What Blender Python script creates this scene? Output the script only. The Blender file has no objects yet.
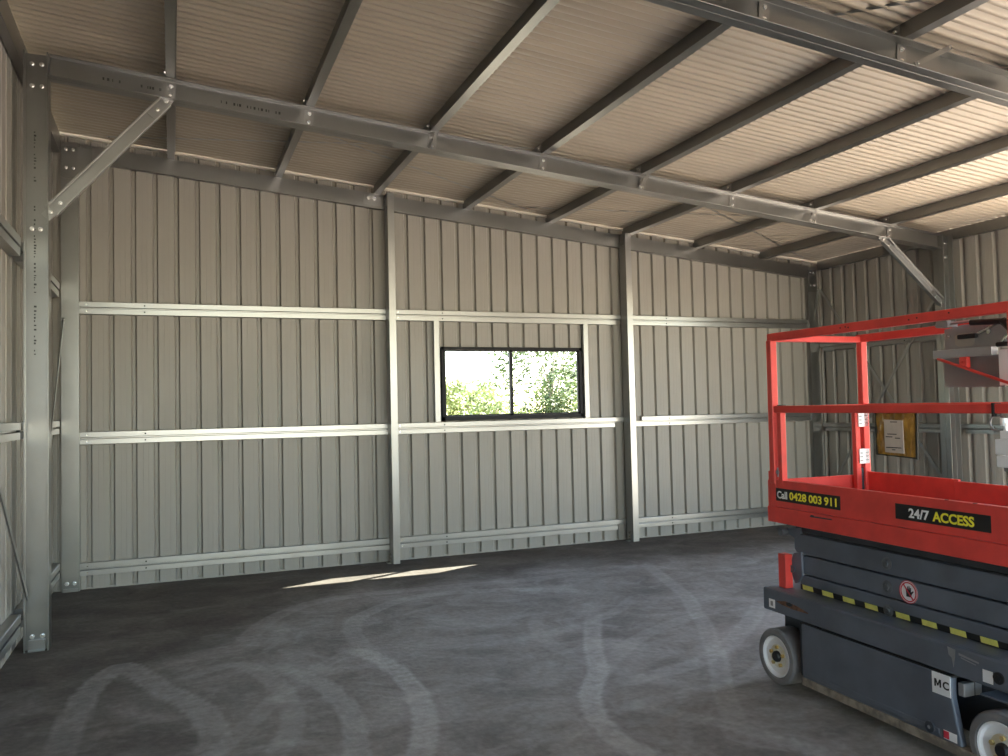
import bpy, bmesh, math, random
from mathutils import Vector, Matrix
from math import radians as R, sin, cos, pi
random.seed(7)
scn = bpy.context.scene
col = scn.collection

# ---------------------------------------------------------------- materials
def nt_new(name):
    m = bpy.data.materials.new(name); m.use_nodes = True
    nt = m.node_tree; b = nt.nodes['Principled BSDF']
    return m, nt, b
def mat(name, c, rough=.5, metal=0., var=.0, scale=8., bump=0., spec=.5, detail=4., c2=None, contrast=(.35, .65), stretch=(1, 1, 1), roughvar=0.):
    m, nt, b = nt_new(name)
    b.inputs['Base Color'].default_value = (*c, 1)
    b.inputs['Roughness'].default_value = rough
    b.inputs['Metallic'].default_value = metal
    b.inputs['Specular IOR Level'].default_value = spec
    if var or c2 or bump or roughvar:
        tc = nt.nodes.new('ShaderNodeTexCoord'); mp = nt.nodes.new('ShaderNodeMapping')
        mp.inputs['Scale'].default_value = stretch
        nt.links.new(tc.outputs['Object'], mp.inputs['Vector'])
        n = nt.nodes.new('ShaderNodeTexNoise'); n.inputs['Scale'].default_value = scale; n.inputs['Detail'].default_value = detail
        nt.links.new(mp.outputs['Vector'], n.inputs['Vector'])
        if var or c2:
            r = nt.nodes.new('ShaderNodeValToRGB')
            lo = tuple(x * (1 - var) for x in c) if not c2 else c
            hi = tuple(min(1, x * (1 + var)) for x in c) if not c2 else c2
            r.color_ramp.elements[0].position = contrast[0]; r.color_ramp.elements[1].position = contrast[1]
            r.color_ramp.elements[0].color = (*lo, 1); r.color_ramp.elements[1].color = (*hi, 1)
            nt.links.new(n.outputs['Fac'], r.inputs['Fac']); nt.links.new(r.outputs['Color'], b.inputs['Base Color'])
        if roughvar:
            mr = nt.nodes.new('ShaderNodeMapRange')
            mr.inputs['From Min'].default_value = .3; mr.inputs['From Max'].default_value = .7
            mr.inputs['To Min'].default_value = rough - roughvar; mr.inputs['To Max'].default_value = rough + roughvar
            nt.links.new(n.outputs['Fac'], mr.inputs['Value']); nt.links.new(mr.outputs['Result'], b.inputs['Roughness'])
        if bump:
            bp = nt.nodes.new('ShaderNodeBump'); bp.inputs['Strength'].default_value = bump; bp.inputs['Distance'].default_value = .01
            nt.links.new(n.outputs['Fac'], bp.inputs['Height']); nt.links.new(bp.outputs['Normal'], b.inputs['Normal'])
    return m
M = {}
def galv(name, c, rough, metal):
    m, nt, b = nt_new(name)
    tc = nt.nodes.new('ShaderNodeTexCoord')
    v = nt.nodes.new('ShaderNodeTexVoronoi'); v.inputs['Scale'].default_value = 70
    n = nt.nodes.new('ShaderNodeTexNoise'); n.inputs['Scale'].default_value = 5; n.inputs['Detail'].default_value = 5
    nt.links.new(tc.outputs['Object'], v.inputs['Vector']); nt.links.new(tc.outputs['Object'], n.inputs['Vector'])
    mx = nt.nodes.new('ShaderNodeMix'); mx.data_type = 'FLOAT'; mx.inputs[0].default_value = .9
    nt.links.new(v.outputs['Color'], mx.inputs[2]); nt.links.new(n.outputs['Fac'], mx.inputs[3])
    r = nt.nodes.new('ShaderNodeValToRGB')
    r.color_ramp.elements[0].position = .2; r.color_ramp.elements[1].position = .8
    r.color_ramp.elements[0].color = (*[x * .93 for x in c], 1); r.color_ramp.elements[1].color = (*[min(1, x * 1.05) for x in c], 1)
    nt.links.new(mx.outputs[0], r.inputs['Fac']); nt.links.new(r.outputs['Color'], b.inputs['Base Color'])
    mr = nt.nodes.new('ShaderNodeMapRange'); mr.inputs['To Min'].default_value = rough; mr.inputs['To Max'].default_value = rough + .1
    nt.links.new(mx.outputs[0], mr.inputs['Value']); nt.links.new(mr.outputs['Result'], b.inputs['Roughness'])
    b.inputs['Metallic'].default_value = metal
    return m
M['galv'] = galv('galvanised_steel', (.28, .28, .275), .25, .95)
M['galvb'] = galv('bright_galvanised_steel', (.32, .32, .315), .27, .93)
M['galvd'] = galv('shaded_purlin_steel', (.23, .23, .225), .30, .92)  # base colour lowered to stand in for dark reflections on the purlins
M['bolt'] = mat('zinc_bolt', (.75, .75, .74), .25, .9)
M['ink'] = mat('black_ink', (.02, .02, .02), .7)
M['stamp'] = mat('faded_stamp_ink', (.03, .03, .03), .6)
M['wall'] = mat('wall_sheet', (.265, .248, .222), .42, 0, var=.02, scale=1.5, stretch=(1, 1, 1), roughvar=.06)
M['roof'] = mat('roof_sheet', (.40, .345, .275), .42, 0, var=.05, scale=1.2, stretch=(.5, 3, 3), roughvar=.05)
M['flash'] = mat('cream_flashing', (.62, .58, .50), .5)
M['frame'] = mat('black_aluminium', (.008, .008, .010), .5, spec=.2)
M['red'] = mat('red_paint', (.76, .068, .055), .40, 0, var=.12, scale=6, roughvar=.1)
M['grey'] = mat('slate_grey_paint', (.115, .132, .165), .45, 0, var=.16, scale=5, roughvar=.12)
M['greyd'] = mat('dark_grey_paint', (.045, .053, .066), .5, 0, var=.2, scale=6)
M['black'] = mat('black_plastic', (.012, .012, .013), .5)
M['tyre'] = mat('grey_solid_rubber', (.20, .193, .198), .8, 0, var=.15, scale=12, bump=.2)
M['white'] = mat('white_paint', (.88, .88, .90), .4, 0, var=.04, scale=9)
M['yellow'] = mat('yellow_tape', (.74, .72, .18), .5, var=.08, scale=20)
M['yel'] = mat('yellow_letter', (.95, .86, .06), .5)
M['wlet'] = mat('white_letter', (.92, .92, .92), .5)
M['cream'] = mat('cream_hub_plate', (.72, .66, .50), .5, 0, c2=(.76, .75, .70), scale=22)
M['hub'] = mat('hub_ochre', (.50, .33, .07), .55, 0, c2=(.62, .48, .22), scale=30)
M['rust'] = mat('worn_rusty_steel', (.20, .17, .14), .75, .2, c2=(.36, .31, .25), scale=18, detail=8, bump=.4, contrast=(.4, .6))
M['rusty'] = mat('rust_scrape', (.10, .05, .03), .8, 0, c2=(.24, .12, .07), scale=35)
M['bag'] = mat('ochre_vinyl', (.36, .185, .03), .35, 0, var=.35, scale=9, bump=.5, detail=3)
M['paper'] = mat('paper_card', (.62, .52, .45), .6, var=.06, scale=20)
M['binding'] = mat('dark_binding', (.03, .026, .018), .6)
M['signred'] = mat('sign_red', (.62, .04, .07), .5)
M['plate'] = mat('brushed_grey_plate', (.34, .34, .35), .38, .6, var=.14, scale=6, roughvar=.1)
M['greyp'] = mat('worn_pin_steel', (.14, .15, .165), .4, .5, var=.2, scale=30)
M['wallp'] = mat('bright_backing', (.42, .39, .35), .5)
M['platel'] = mat('light_bracket_grey', (.46, .46, .47), .42, .3, var=.08, scale=9)
M['plated'] = mat('matt_bracket_grey', (.26, .26, .265), .5, .2, var=.1, scale=4)
M['leafA'] = None

def leafmat(name, c, c2):
    m, nt, b = nt_new(name)
    tc = nt.nodes.new('ShaderNodeTexCoord'); n = nt.nodes.new('ShaderNodeTexNoise'); n.inputs['Scale'].default_value = 1.7
    nt.links.new(tc.outputs['Object'], n.inputs['Vector'])
    r = nt.nodes.new('ShaderNodeValToRGB'); r.color_ramp.elements[0].position = .38; r.color_ramp.elements[1].position = .62
    r.color_ramp.elements[0].color = (*c, 1); r.color_ramp.elements[1].color = (*c2, 1)
    nt.links.new(n.outputs['Fac'], r.inputs['Fac']); nt.links.new(r.outputs['Color'], b.inputs['Base Color'])
    b.inputs['Roughness'].default_value = .6
    tr = nt.nodes.new('ShaderNodeBsdfTranslucent'); nt.links.new(r.outputs['Color'], tr.inputs['Color'])
    ms = nt.nodes.new('ShaderNodeMixShader'); ms.inputs[0].default_value = .45
    nt.links.new(b.outputs['BSDF'], ms.inputs[1]); nt.links.new(tr.outputs['BSDF'], ms.inputs[2])
    nt.links.new(ms.outputs['Shader'], nt.nodes['Material Output'].inputs['Surface'])
    return m
M['leafA'] = leafmat('eucalypt_leaves', (.05, .075, .018), (.13, .17, .045))
M['leafB'] = leafmat('yellow_green_leaves', (.12, .15, .03), (.24, .27, .08))
M['bark'] = mat('pale_bark', (.30, .26, .20), .8, var=.3, scale=8)

def glassmat():
    m = bpy.data.materials.new('window_glass'); m.use_nodes = True; nt = m.node_tree
    for n in list(nt.nodes):
        if n.type == 'BSDF_PRINCIPLED': nt.nodes.remove(n)
    t = nt.nodes.new('ShaderNodeBsdfTransparent'); t.inputs['Color'].default_value = (.93, .96, .94, 1)
    g = nt.nodes.new('ShaderNodeBsdfGlossy'); g.inputs['Roughness'].default_value = .02
    lw = nt.nodes.new('ShaderNodeLayerWeight'); f = nt.nodes.new('ShaderNodeMath'); f.operation = 'POWER'; f.inputs[1].default_value = 4
    nt.links.new(lw.outputs['Facing'], f.inputs[0])
    x = nt.nodes.new('ShaderNodeMixShader')
    nt.links.new(f.outputs[0], x.inputs[0]); nt.links.new(t.outputs[0], x.inputs[1]); nt.links.new(g.outputs[0], x.inputs[2])
    nt.links.new(x.outputs[0], nt.nodes['Material Output'].inputs['Surface'])
    return m
M['glass'] = glassmat()

# ---------------------------------------------------------------- mesh helpers
class MB:
    def __init__(s): s.v = []; s.f = []
    def add(s, vs, fs):
        o = len(s.v); s.v += [Vector(v) for v in vs]; s.f += [tuple(i + o for i in f) for f in fs]; return s
    def box(s, a, b):
        (x0, y0, z0), (x1, y1, z1) = a, b
        x0, x1 = min(x0, x1), max(x0, x1); y0, y1 = min(y0, y1), max(y0, y1); z0, z1 = min(z0, z1), max(z0, z1)
        return s.add([(x0, y0, z0), (x1, y0, z0), (x1, y1, z0), (x0, y1, z0), (x0, y0, z1), (x1, y0, z1), (x1, y1, z1), (x0, y1, z1)],
                     [(0, 3, 2, 1), (4, 5, 6, 7), (0, 1, 5, 4), (1, 2, 6, 5), (2, 3, 7, 6), (3, 0, 4, 7)])
    def extrude(s, poly, p0, p1, ux, uy):
        # poly: 2-D outline (may be concave), swept from p0 to p1 with axes ux, uy
        p0, p1, ux, uy = Vector(p0), Vector(p1), Vector(ux), Vector(uy); n = len(poly)
        vs = [p0 + ux * a + uy * b for a, b in poly] + [p1 + ux * a + uy * b for a, b in poly]
        fs = [(i, (i + 1) % n, n + (i + 1) % n, n + i) for i in range(n)]
        return s.add(vs, fs + [tuple(range(n))[::-1], tuple(range(n, 2 * n))])
    def strip(s, outer, inner, p0, p1, ux, uy):
        # closed thin section given by two parallel open polylines
        p0, p1, ux, uy = Vector(p0), Vector(p1), Vector(ux), Vector(uy)
        n = len(outer); vs = []
        for p in (p0, p1):
            vs += [p + ux * a + uy * b for a, b in outer] + [p + ux * a + uy * b for a, b in inner]
        fs = []; k = 2 * n
        for i in range(n - 1):
            fs += [(i, i + 1, k + i + 1, k + i), (n + i + 1, n + i, k + n + i, k + n + i + 1),
                   (i, n + i, n + i + 1, i + 1), (k + i, k + i + 1, k + n + i + 1, k + n + i)]
        fs += [(0, k, k + n, n), (n - 1, 2 * n - 1, k + 2 * n - 1, k + n - 1)]
        return s.add(vs, fs)
    def csec(s, p0, p1, ux, uy, h=.152, w=.064, lip=.017, t=.003):
        # C channel: web along ux (height h, centred), flanges go along +uy
        a = h / 2
        o = [(-a + lip, w), (-a, w), (-a, 0), (a, 0), (a, w), (a - lip, w)]
        i = [(-a + lip, w - t), (-a + t, w - t), (-a + t, t), (a - t, t), (a - t, w - t), (a - lip, w - t)]
        return s.strip(o, i, p0, p1, ux, uy)
    def cyl(s, p0, p1, r, n=16, r1=None, caps=True):
        p0, p1 = Vector(p0), Vector(p1); r1 = r if r1 is None else r1
        d = (p1 - p0).normalized(); u = d.orthogonal().normalized(); v = d.cross(u)
        vs = [p0 + (u * cos(2 * pi * k / n) + v * sin(2 * pi * k / n)) * r for k in range(n)] + \
             [p1 + (u * cos(2 * pi * k / n) + v * sin(2 * pi * k / n)) * r1 for k in range(n)]
        fs = [(k, (k + 1) % n, n + (k + 1) % n, n + k) for k in range(n)]
        if caps: fs += [tuple(range(n))[::-1], tuple(range(n, 2 * n))]
        return s.add(vs, fs)
    def lathe(s, c, axis, prof, n=32):
        # prof: list of (offset along axis, radius), closed loop
        c = Vector(c); d = Vector(axis).normalized(); u = d.orthogonal().normalized(); v = d.cross(u)
        vs = []; m = len(prof)
        for k in range(n):
            e = u * cos(2 * pi * k / n) + v * sin(2 * pi * k / n)
            vs += [c + d * a + e * r for a, r in prof]
        fs = []
        for k in range(n):
            k2 = (k + 1) % n
            for i in range(m):
                j = (i + 1) % m
                fs.append((k * m + i, k * m + j, k2 * m + j, k2 * m + i))
        return s.add(vs, fs)
    def bar(s, p0, p1, w, h, up=(0, 0, 1)):
        p0, p1 = Vector(p0), Vector(p1); d = (p1 - p0).normalized(); x = d.cross(Vector(up)).normalized(); y = x.cross(d)
        a, b = w / 2, h / 2
        return s.extrude([(-a, -b), (a, -b), (a, b), (-a, b)], p0, p1, x, y)
    def build(s, name, m, parent=None, bevel=0, smooth=False, local=False, segs=2):
        me = bpy.data.meshes.new(name)
        vs = s.v
        if parent is not None and not local:
            inv = WM[parent.name].inverted(); vs = [inv @ v for v in vs]
        me.from_pydata([tuple(v) for v in vs], [], s.f); me.update()
        bm = bmesh.new(); bm.from_mesh(me); bmesh.ops.recalc_face_normals(bm, faces=bm.faces); bm.to_mesh(me); bm.free()
        o = bpy.data.objects.new(name, me); col.objects.link(o); me.materials.append(m)
        if parent is not None: o.parent = parent; WM[o.name] = WM[parent.name].copy()
        else: WM[o.name] = Matrix.Identity(4)
        if smooth:
            for p in me.polygons: p.use_smooth = True
            try: me.set_sharp_from_angle(angle=R(35))
            except Exception: pass
        if bevel:
            md = o.modifiers.new('bevel', 'BEVEL'); md.width = bevel; md.segments = segs; md.limit_method = 'ANGLE'; md.angle_limit = R(40)
        return o
WM = {}
def thing(name, label, cat, loc=(0, 0, 0), rz=0, group=None):
    o = bpy.data.objects.new(name, None); col.objects.link(o); o.empty_display_size = .1
    o.location = loc; o.rotation_euler = (0, 0, rz)
    WM[o.name] = Matrix.Translation(Vector(loc)) @ Matrix.Rotation(rz, 4, 'Z')
    o['label'] = label; o['category'] = cat
    if group: o['group'] = group
    return o
def tag(o, label, cat, group=None, kind=None):
    o['label'] = label; o['category'] = cat
    if group: o['group'] = group
    if kind: o['kind'] = kind
    return o
def struct(o, label=None, cat=None):
    o['kind'] = 'structure'
    if label: o['label'] = label
    if cat: o['category'] = cat
    return o

SL = -.0894                                   # roof fall per metre to the right
YW, XL, XR = 8.44, -1.01, 7.93                # cladding planes
YF = -5.0                                     # open front of the shed
P1, P2 = 6.34, 3.46                           # near faces of the two portal frames
zraf = lambda x: 3.868 + SL * x               # underside of rafters
ztop = lambda x: 4.020 + SL * x               # top of rafters = underside of purlins
zroof = lambda x: 4.122 + SL * x
nrm = Vector((-SL, 0, 1)).normalized(); sld = Vector((1, 0, SL)).normalized()

# ---------------------------------------------------------------- shell
def rib_profile(a, b, phase, out, extra=(), wb=.026, wt=.013):
    # (coordinate, offset outwards) of ribbed cladding seen from inside: flat pans with outward ribs
    pts = []
    k0 = math.floor((a - phase) / .19) - 1
    k = k0
    while phase + k * .19 < b + .2:
        c = phase + k * .19
        pts += [(c - wb, 0), (c - wt, out), (c + wt, out), (c + wb, 0)]
        pts += [(c + .070, 0), (c + .0735, .0012), (c + .077, 0), (c + .113, 0), (c + .1165, .0012), (c + .12, 0)]
        k += 1
    def val(x):
        for (x0, y0), (x1, y1) in zip(pts, pts[1:]):
            if x0 <= x <= x1: return y0 + (y1 - y0) * (x - x0) / (x1 - x0 + 1e-9)
        return 0
    xs = sorted(set([round(p[0], 5) for p in pts if a < p[0] < b] + [a, b] + [e for e in extra if a < e < b]))
    return [(x, val(x)) for x in xs]
WX0, WX1, WZ0, WZ1 = 2.683, 4.376, 1.445, 2.243
# back wall
mb = MB(); pr = rib_profile(XL - .03, XR + .04, -.716, .028, (WX0, WX1))
for (x0, d0), (x1, d1) in zip(pr, pr[1:]):
    spans = [(-.02, None)]
    if x0 >= WX0 - 1e-4 and x1 <= WX1 + 1e-4: spans = [(-.02, WZ0), (WZ1, None)]
    for za, zb in spans:
        t0, t1 = (zroof(x0) - .012, zroof(x1) - .012) if zb is None else (zb, zb)
        mb.add([(x0, YW + d0, za), (x1, YW + d1, za), (x1, YW + d1, t1), (x0, YW + d0, t0)], [(0, 1, 2, 3)])
def sheet(o):
    bm = bmesh.new(); bm.from_mesh(o.data); bmesh.ops.remove_doubles(bm, verts=bm.verts, dist=1e-5)
    bmesh.ops.recalc_face_normals(bm, faces=bm.faces); bm.to_mesh(o.data); bm.free()
    return o
struct(sheet(mb.build('wall_back', M['wall'])), 'ribbed beige steel back wall with the window', 'wall')
# left wall
mb = MB(); pr = rib_profile(YF, YW + .03, 5.99, .028)
for (y0, d0), (y1, d1) in zip(pr, pr[1:]):
    z = zroof(XL) - .02
    mb.add([(XL - d0, y0, -.02), (XL - d1, y1, -.02), (XL - d1, y1, z), (XL - d0, y0, z)], [(0, 1, 2, 3)])
struct(sheet(mb.build('wall_left', M['wall'])), 'ribbed beige steel wall at the left edge', 'wall')
# right wall: closed far end; unseen opening nearer camera, sized to light the roof
YRO, YRC = 5.4, 1.5
mb = MB(); pr = rib_profile(YF, YW, 8.19, .034, (YRO, YRC), .034, .020)
for (y0, d0), (y1, d1) in zip(pr, pr[1:]):
    z = zroof(XR) - .028; zb = -.02 if y0 >= YRO - 1e-4 else 3.1 if y0 > YRC else -.02
    mb.add([(XR + d0, y0, zb), (XR + d1, y1, zb), (XR + d1, y1, z), (XR + d0, y0, z)], [(0, 1, 2, 3)])
struct(sheet(mb.build('wall_right', M['wall'])), 'ribbed beige steel wall behind the red lift', 'wall')
# corrugated roof
mb = MB(); ys = []; n = int((YW + .12 - YF) / .0095)
ny = n + 1; xs = [XL - .08, 1, 3, 5, XR + .08]
vs = [(x, YF + j * .0095, zroof(x) - .006 + .019 * ((1 + cos(2 * pi * (j * .0095) / .076)) / 2) ** 2.2) for x in xs for j in range(ny)]
fs = [(i * ny + j, (i + 1) * ny + j, (i + 1) * ny + j + 1, i * ny + j + 1) for i in range(len(xs) - 1) for j in range(ny - 1)]
mb.add(vs, fs); o = mb.build('ceiling', M['roof'], smooth=True)
struct(o, 'corrugated cream steel roof over the shed', 'ceiling')
# cream barge flashing where back wall meets roof
mb = MB(); 
for a, b in ((XL, XR),):
    mb.extrude([(0, 0), (.03, 0), (.03, .022), (0, .022)], (a, YW - .032, zroof(a) - .034), (b, YW - .032, zroof(b) - .034), (0, 1, 0), (0, 0, 1))
struct(mb.build('trim_1', M['flash']), 'thin cream flashing along top of back wall', 'trim')
# dark base strip under the back wall
mb = MB().box((XL, YW - .004, 0), (XR, YW + .03, .012)); struct(mb.build('trim_2', M['wall']), 'thin base strip under back wall', 'trim')

# floor with tyre marks
tracks = [
 (.20, .55, [(-.50, 3.6), (-.5, 4.47), (-.49, 4.83), (-.46, 5.26), (-.39, 5.55), (-.30, 5.72), (-.19, 5.50), (-.08, 5.17), (.035, 4.93), (.137, 4.63), (.173, 4.32), (.148, 4.08), (.06, 3.7)]),
 (.16, .50, [(.04, 5.27), (.18, 5.40), (.377, 5.42), (.506, 5.11), (.56, 4.77), (.576, 4.48), (.524, 4.2), (.43, 3.95), (.28, 3.6)]),
 (.20, .40, [(.44, 5.85), (.463, 5.99), (.583, 6.32), (.79, 6.66), (1.09, 6.93), (1.45, 7.0), (1.81, 7.0), (2.41, 6.96), (3.02, 6.9), (3.6, 6.95), (4.13, 6.97)]),
 (.16, .65, [(.45, 5.35), (.6, 5.2), (.692, 5.05), (.788, 4.81), (.829, 4.52), (.836, 4.2), (.767, 3.79), (.68, 3.4)]),
 (.17, 1.0, [(1.02, 5.45), (1.12, 5.35), (1.172, 5.216), (1.228, 4.93), (1.235, 4.5), (1.197, 4.18), (1.117, 3.88), (1.03, 3.66), (.9, 3.35)]),
 (.18, .5, [(1.3, 5.2), (1.174, 5.418), (1.165, 5.777), (1.225, 6.1), (1.38, 6.35), (1.73, 6.65), (2.1, 6.73), (2.6, 6.63), (3.1, 6.35), (3.4, 6.0)]),
 (.16, .95, [(2.95, 5.55), (2.75, 5.22), (2.52, 4.79), (2.32, 4.355), (2.09, 4.02), (1.976, 3.75), (1.93, 3.54), (1.925, 3.33), (1.97, 3.2), (2.1, 3.0)]),
 (.16, .55, [(4.3, 7.0), (4.27, 6.9), (4.07, 6.3), (3.86, 5.69), (3.61, 5.2), (3.49, 4.94), (3.28, 4.58), (3.1, 4.26), (2.77, 3.76), (2.57, 3.42), (2.3, 3.0)]),
 (.15, .5, [(2.2, 3.75), (2.45, 3.4), (2.571, 3.1), (2.7, 2.8)]),
 (.18, .45, [(2.2, 4.1), (2.613, 4.144), (3.06, 4.28), (3.7, 4.74), (4.3, 5.3)]),
 (.15, .35, [(3.0, 7.2), (3.6, 7.1), (4.12, 7.0), (4.8, 6.42), (5.42, 6.4)]),
 (.15, .4, [(1.6, 3.5), (2.1, 3.75), (2.6, 3.8), (3.1, 3.9), (3.6, 4.3)]),
 (.14, .35, [(3.6, 6.0), (3.2, 5.6), (2.7, 5.3), (2.1, 5.15), (1.5, 5.2)]),
 (.16, .4, [(2.0, 3.9), (2.4, 4.4), (3.0, 4.9), (3.8, 5.2), (4.6, 5.1)]),
 (.14, .4, [(3.3, 3.2), (2.9, 3.6), (2.5, 4.1), (2.3, 4.7), (2.35, 5.3), (2.6, 5.8)]),
 (.15, .35, [(-.2, 3.4), (.0, 3.75), (.3, 4.3), (.7, 5.0), (1.2, 5.5)]),
 (.13, .3, [(.9, 3.2), (1.3, 3.5), (1.9, 3.6), (2.4, 3.45)]),
]
GX0, GX1, GY0, GY1, GS = XL, XR, 1.0, YW, .025
nx = int((GX1 - GX0) / GS) + 1; nyy = int((GY1 - GY0) / GS) + 1
def smooth_line(pts, k=6):
    out = []
    for i in range(len(pts) - 1):
        p0 = pts[max(i - 1, 0)]; p1 = pts[i]; p2 = pts[i + 1]; p3 = pts[min(i + 2, len(pts) - 1)]
        for j in range(k):
            t = j / k
            out.append(tuple(.5 * (2 * p1[d] + (p2[d] - p0[d]) * t + (2 * p0[d] - 5 * p1[d] + 4 * p2[d] - p3[d]) * t * t + (3 * p1[d] - p0[d] - 3 * p2[d] + p3[d]) * t ** 3) for d in (0, 1)))
    return out + [pts[-1]]
tv = [0.] * (nx * nyy); uv_s = [0.] * (nx * nyy)
for wd, st, pts in tracks:
    wd *= .75; st *= .75
    ln = smooth_line(pts); N = len(ln) - 1; acc = 0
    best = {}
    for i in range(N):
        (ax, ay), (bx, by) = ln[i], ln[i + 1]; L = math.hypot(bx - ax, by - ay) + 1e-9
        r = wd / 2 + .05
        ix0 = max(0, int((min(ax, bx) - r - GX0) / GS)); ix1 = min(nx - 1, int((max(ax, bx) + r - GX0) / GS) + 1)
        iy0 = max(0, int((min(ay, by) - r - GY0) / GS)); iy1 = min(nyy - 1, int((max(ay, by) + r - GY0) / GS) + 1)
        for ix in range(ix0, ix1 + 1):
            x = GX0 + ix * GS
            for iy in range(iy0, iy1 + 1):
                y = GY0 + iy * GS
                t = max(0, min(1, ((x - ax) * (bx - ax) + (y - ay) * (by - ay)) / L / L))
                dd = math.hypot(x - ax - t * (bx - ax), y - ay - t * (by - ay))
                e = (wd / 2 - dd) / .012
                v = max(0, min(1, e + .5))
                if v > 0:
                    v *= .55 + .45 * min(1, (dd / (wd / 2)) ** 3)
                    u = (i + t) / N; v *= min(1, u * 6, (1 - u) * 6) * .9 + .1
                    k = ix * nyy + iy
                    if v * st > best.get(k, 0): best[k] = v * st
    for k, v in best.items(): tv[k] = 1 - (1 - tv[k]) * (1 - v)
fv = [(GX0 + i * GS if i < nx - 1 else GX1, GY0 + j * GS if j < nyy - 1 else GY1, 0) for i in range(nx) for j in range(nyy)]
ff = [(i * nyy + j, (i + 1) * nyy + j, (i + 1) * nyy + j + 1, i * nyy + j + 1) for i in range(nx - 1) for j in range(nyy - 1)]
base = len(fv)
fv += [(GX0, YF, 0), (GX1, YF, 0)]
bot = [i * nyy for i in range(nx)]
ff.append(tuple([base, base + 1] + bot[::-1]))
me = bpy.data.meshes.new('floor'); me.from_pydata(fv, [], ff); me.update()
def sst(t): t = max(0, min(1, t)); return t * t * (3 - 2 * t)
dv = []  # painted light falloff per vertex, lower near the back and left walls
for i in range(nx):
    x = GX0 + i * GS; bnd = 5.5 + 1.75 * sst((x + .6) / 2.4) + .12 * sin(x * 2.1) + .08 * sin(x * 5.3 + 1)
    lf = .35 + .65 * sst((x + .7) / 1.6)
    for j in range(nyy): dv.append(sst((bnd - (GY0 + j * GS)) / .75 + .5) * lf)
ad = me.attributes.new('painted_falloff', 'FLOAT', 'POINT'); ad.data.foreach_set('value', dv + [.8, .8])
at = me.attributes.new('tyre', 'FLOAT', 'POINT'); at.data.foreach_set('value', tv + [0, 0])
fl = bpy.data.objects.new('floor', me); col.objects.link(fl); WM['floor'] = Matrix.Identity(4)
def floormat():
    m, nt, b = nt_new('compacted_floor'); N = nt.nodes.new; L = nt.links.new
    tc = N('ShaderNodeTexCoord')
    n1 = N('ShaderNodeTexNoise'); n1.inputs['Scale'].default_value = 1.8; n1.inputs['Detail'].default_value = 8; n1.inputs['Roughness'].default_value = .65; n1.inputs['Distortion'].default_value = .6
    mp = N('ShaderNodeMapping'); mp.inputs['Scale'].default_value = (1, 1.25, 1); mp.inputs['Rotation'].default_value = (0, 0, .35)
    L(tc.outputs['Object'], mp.inputs[0]); L(mp.outputs[0], n1.inputs['Vector'])
    n2 = N('ShaderNodeTexNoise'); n2.inputs['Scale'].default_value = 26; n2.inputs['Detail'].default_value = 6; L(tc.outputs['Object'], n2.inputs['Vector'])
    n3 = N('ShaderNodeTexNoise'); n3.inputs['Scale'].default_value = 4.5; n3.inputs['Detail'].default_value = 5; n3.inputs['Distortion'].default_value = 1.5; L(tc.outputs['Object'], n3.inputs['Vector'])
    r1 = N('ShaderNodeValToRGB'); e = r1.color_ramp.elements
    e[0].position = .32; e[0].color = (.165, .150, .138, 1); e[1].position = .70; e[1].color = (.35, .33, .31, 1)
    x = e.new(.5); x.color = (.245, .226, .208, 1)
    L(n1.outputs['Fac'], r1.inputs['Fac'])
    # fine grain
    mg = N('ShaderNodeMix'); mg.data_type = 'RGBA'; mg.blend_type = 'OVERLAY'; mg.inputs[0].default_value = .35
    L(r1.outputs[0], mg.inputs[6]); L(n2.outputs['Fac'], mg.inputs[7])
    # light falloff painted into the colour: darker towards back and left walls
    du = N('ShaderNodeAttribute'); du.attribute_name = 'painted_falloff'
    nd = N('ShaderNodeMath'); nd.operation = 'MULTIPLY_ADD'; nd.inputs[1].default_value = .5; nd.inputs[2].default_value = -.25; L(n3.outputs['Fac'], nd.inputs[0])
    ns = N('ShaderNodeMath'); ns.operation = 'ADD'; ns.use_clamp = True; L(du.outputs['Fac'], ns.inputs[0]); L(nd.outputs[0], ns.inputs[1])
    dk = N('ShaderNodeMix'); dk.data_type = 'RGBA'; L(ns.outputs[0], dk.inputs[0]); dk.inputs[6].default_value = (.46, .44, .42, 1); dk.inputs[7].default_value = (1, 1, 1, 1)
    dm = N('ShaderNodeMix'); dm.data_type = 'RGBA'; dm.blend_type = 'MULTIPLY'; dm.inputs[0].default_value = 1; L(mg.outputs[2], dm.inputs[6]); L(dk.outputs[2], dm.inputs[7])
    # pale dusty blotches
    r3 = N('ShaderNodeMapRange'); r3.inputs['From Min'].default_value = .55; r3.inputs['From Max'].default_value = .75; r3.inputs['To Max'].default_value = .45
    L(n3.outputs['Fac'], r3.inputs['Value']); r3m = N('ShaderNodeMath'); r3m.operation = 'MULTIPLY'; L(r3.outputs[0], r3m.inputs[0]); L(ns.outputs[0], r3m.inputs[1])
    md = N('ShaderNodeMix'); md.data_type = 'RGBA'; L(r3m.outputs[0], md.inputs[0]); L(dm.outputs[2], md.inputs[6]); md.inputs[7].default_value = (.38, .37, .355, 1)
    # tyre dust
    a = N('ShaderNodeAttribute'); a.attribute_name = 'tyre'
    n4 = N('ShaderNodeTexNoise'); n4.inputs['Scale'].default_value = 14; n4.inputs['Detail'].default_value = 6; n4.inputs['Roughness'].default_value = .7; L(tc.outputs['Object'], n4.inputs['Vector'])
    r4 = N('ShaderNodeMapRange'); r4.inputs['From Min'].default_value = .3; r4.inputs['From Max'].default_value = .62; r4.inputs['To Min'].default_value = .22; r4.inputs['To Max'].default_value = .85
    L(n4.outputs['Fac'], r4.inputs['Value'])
    mu = N('ShaderNodeMath'); mu.operation = 'MULTIPLY'; L(a.outputs['Fac'], mu.inputs[0]); L(r4.outputs[0], mu.inputs[1])
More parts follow.
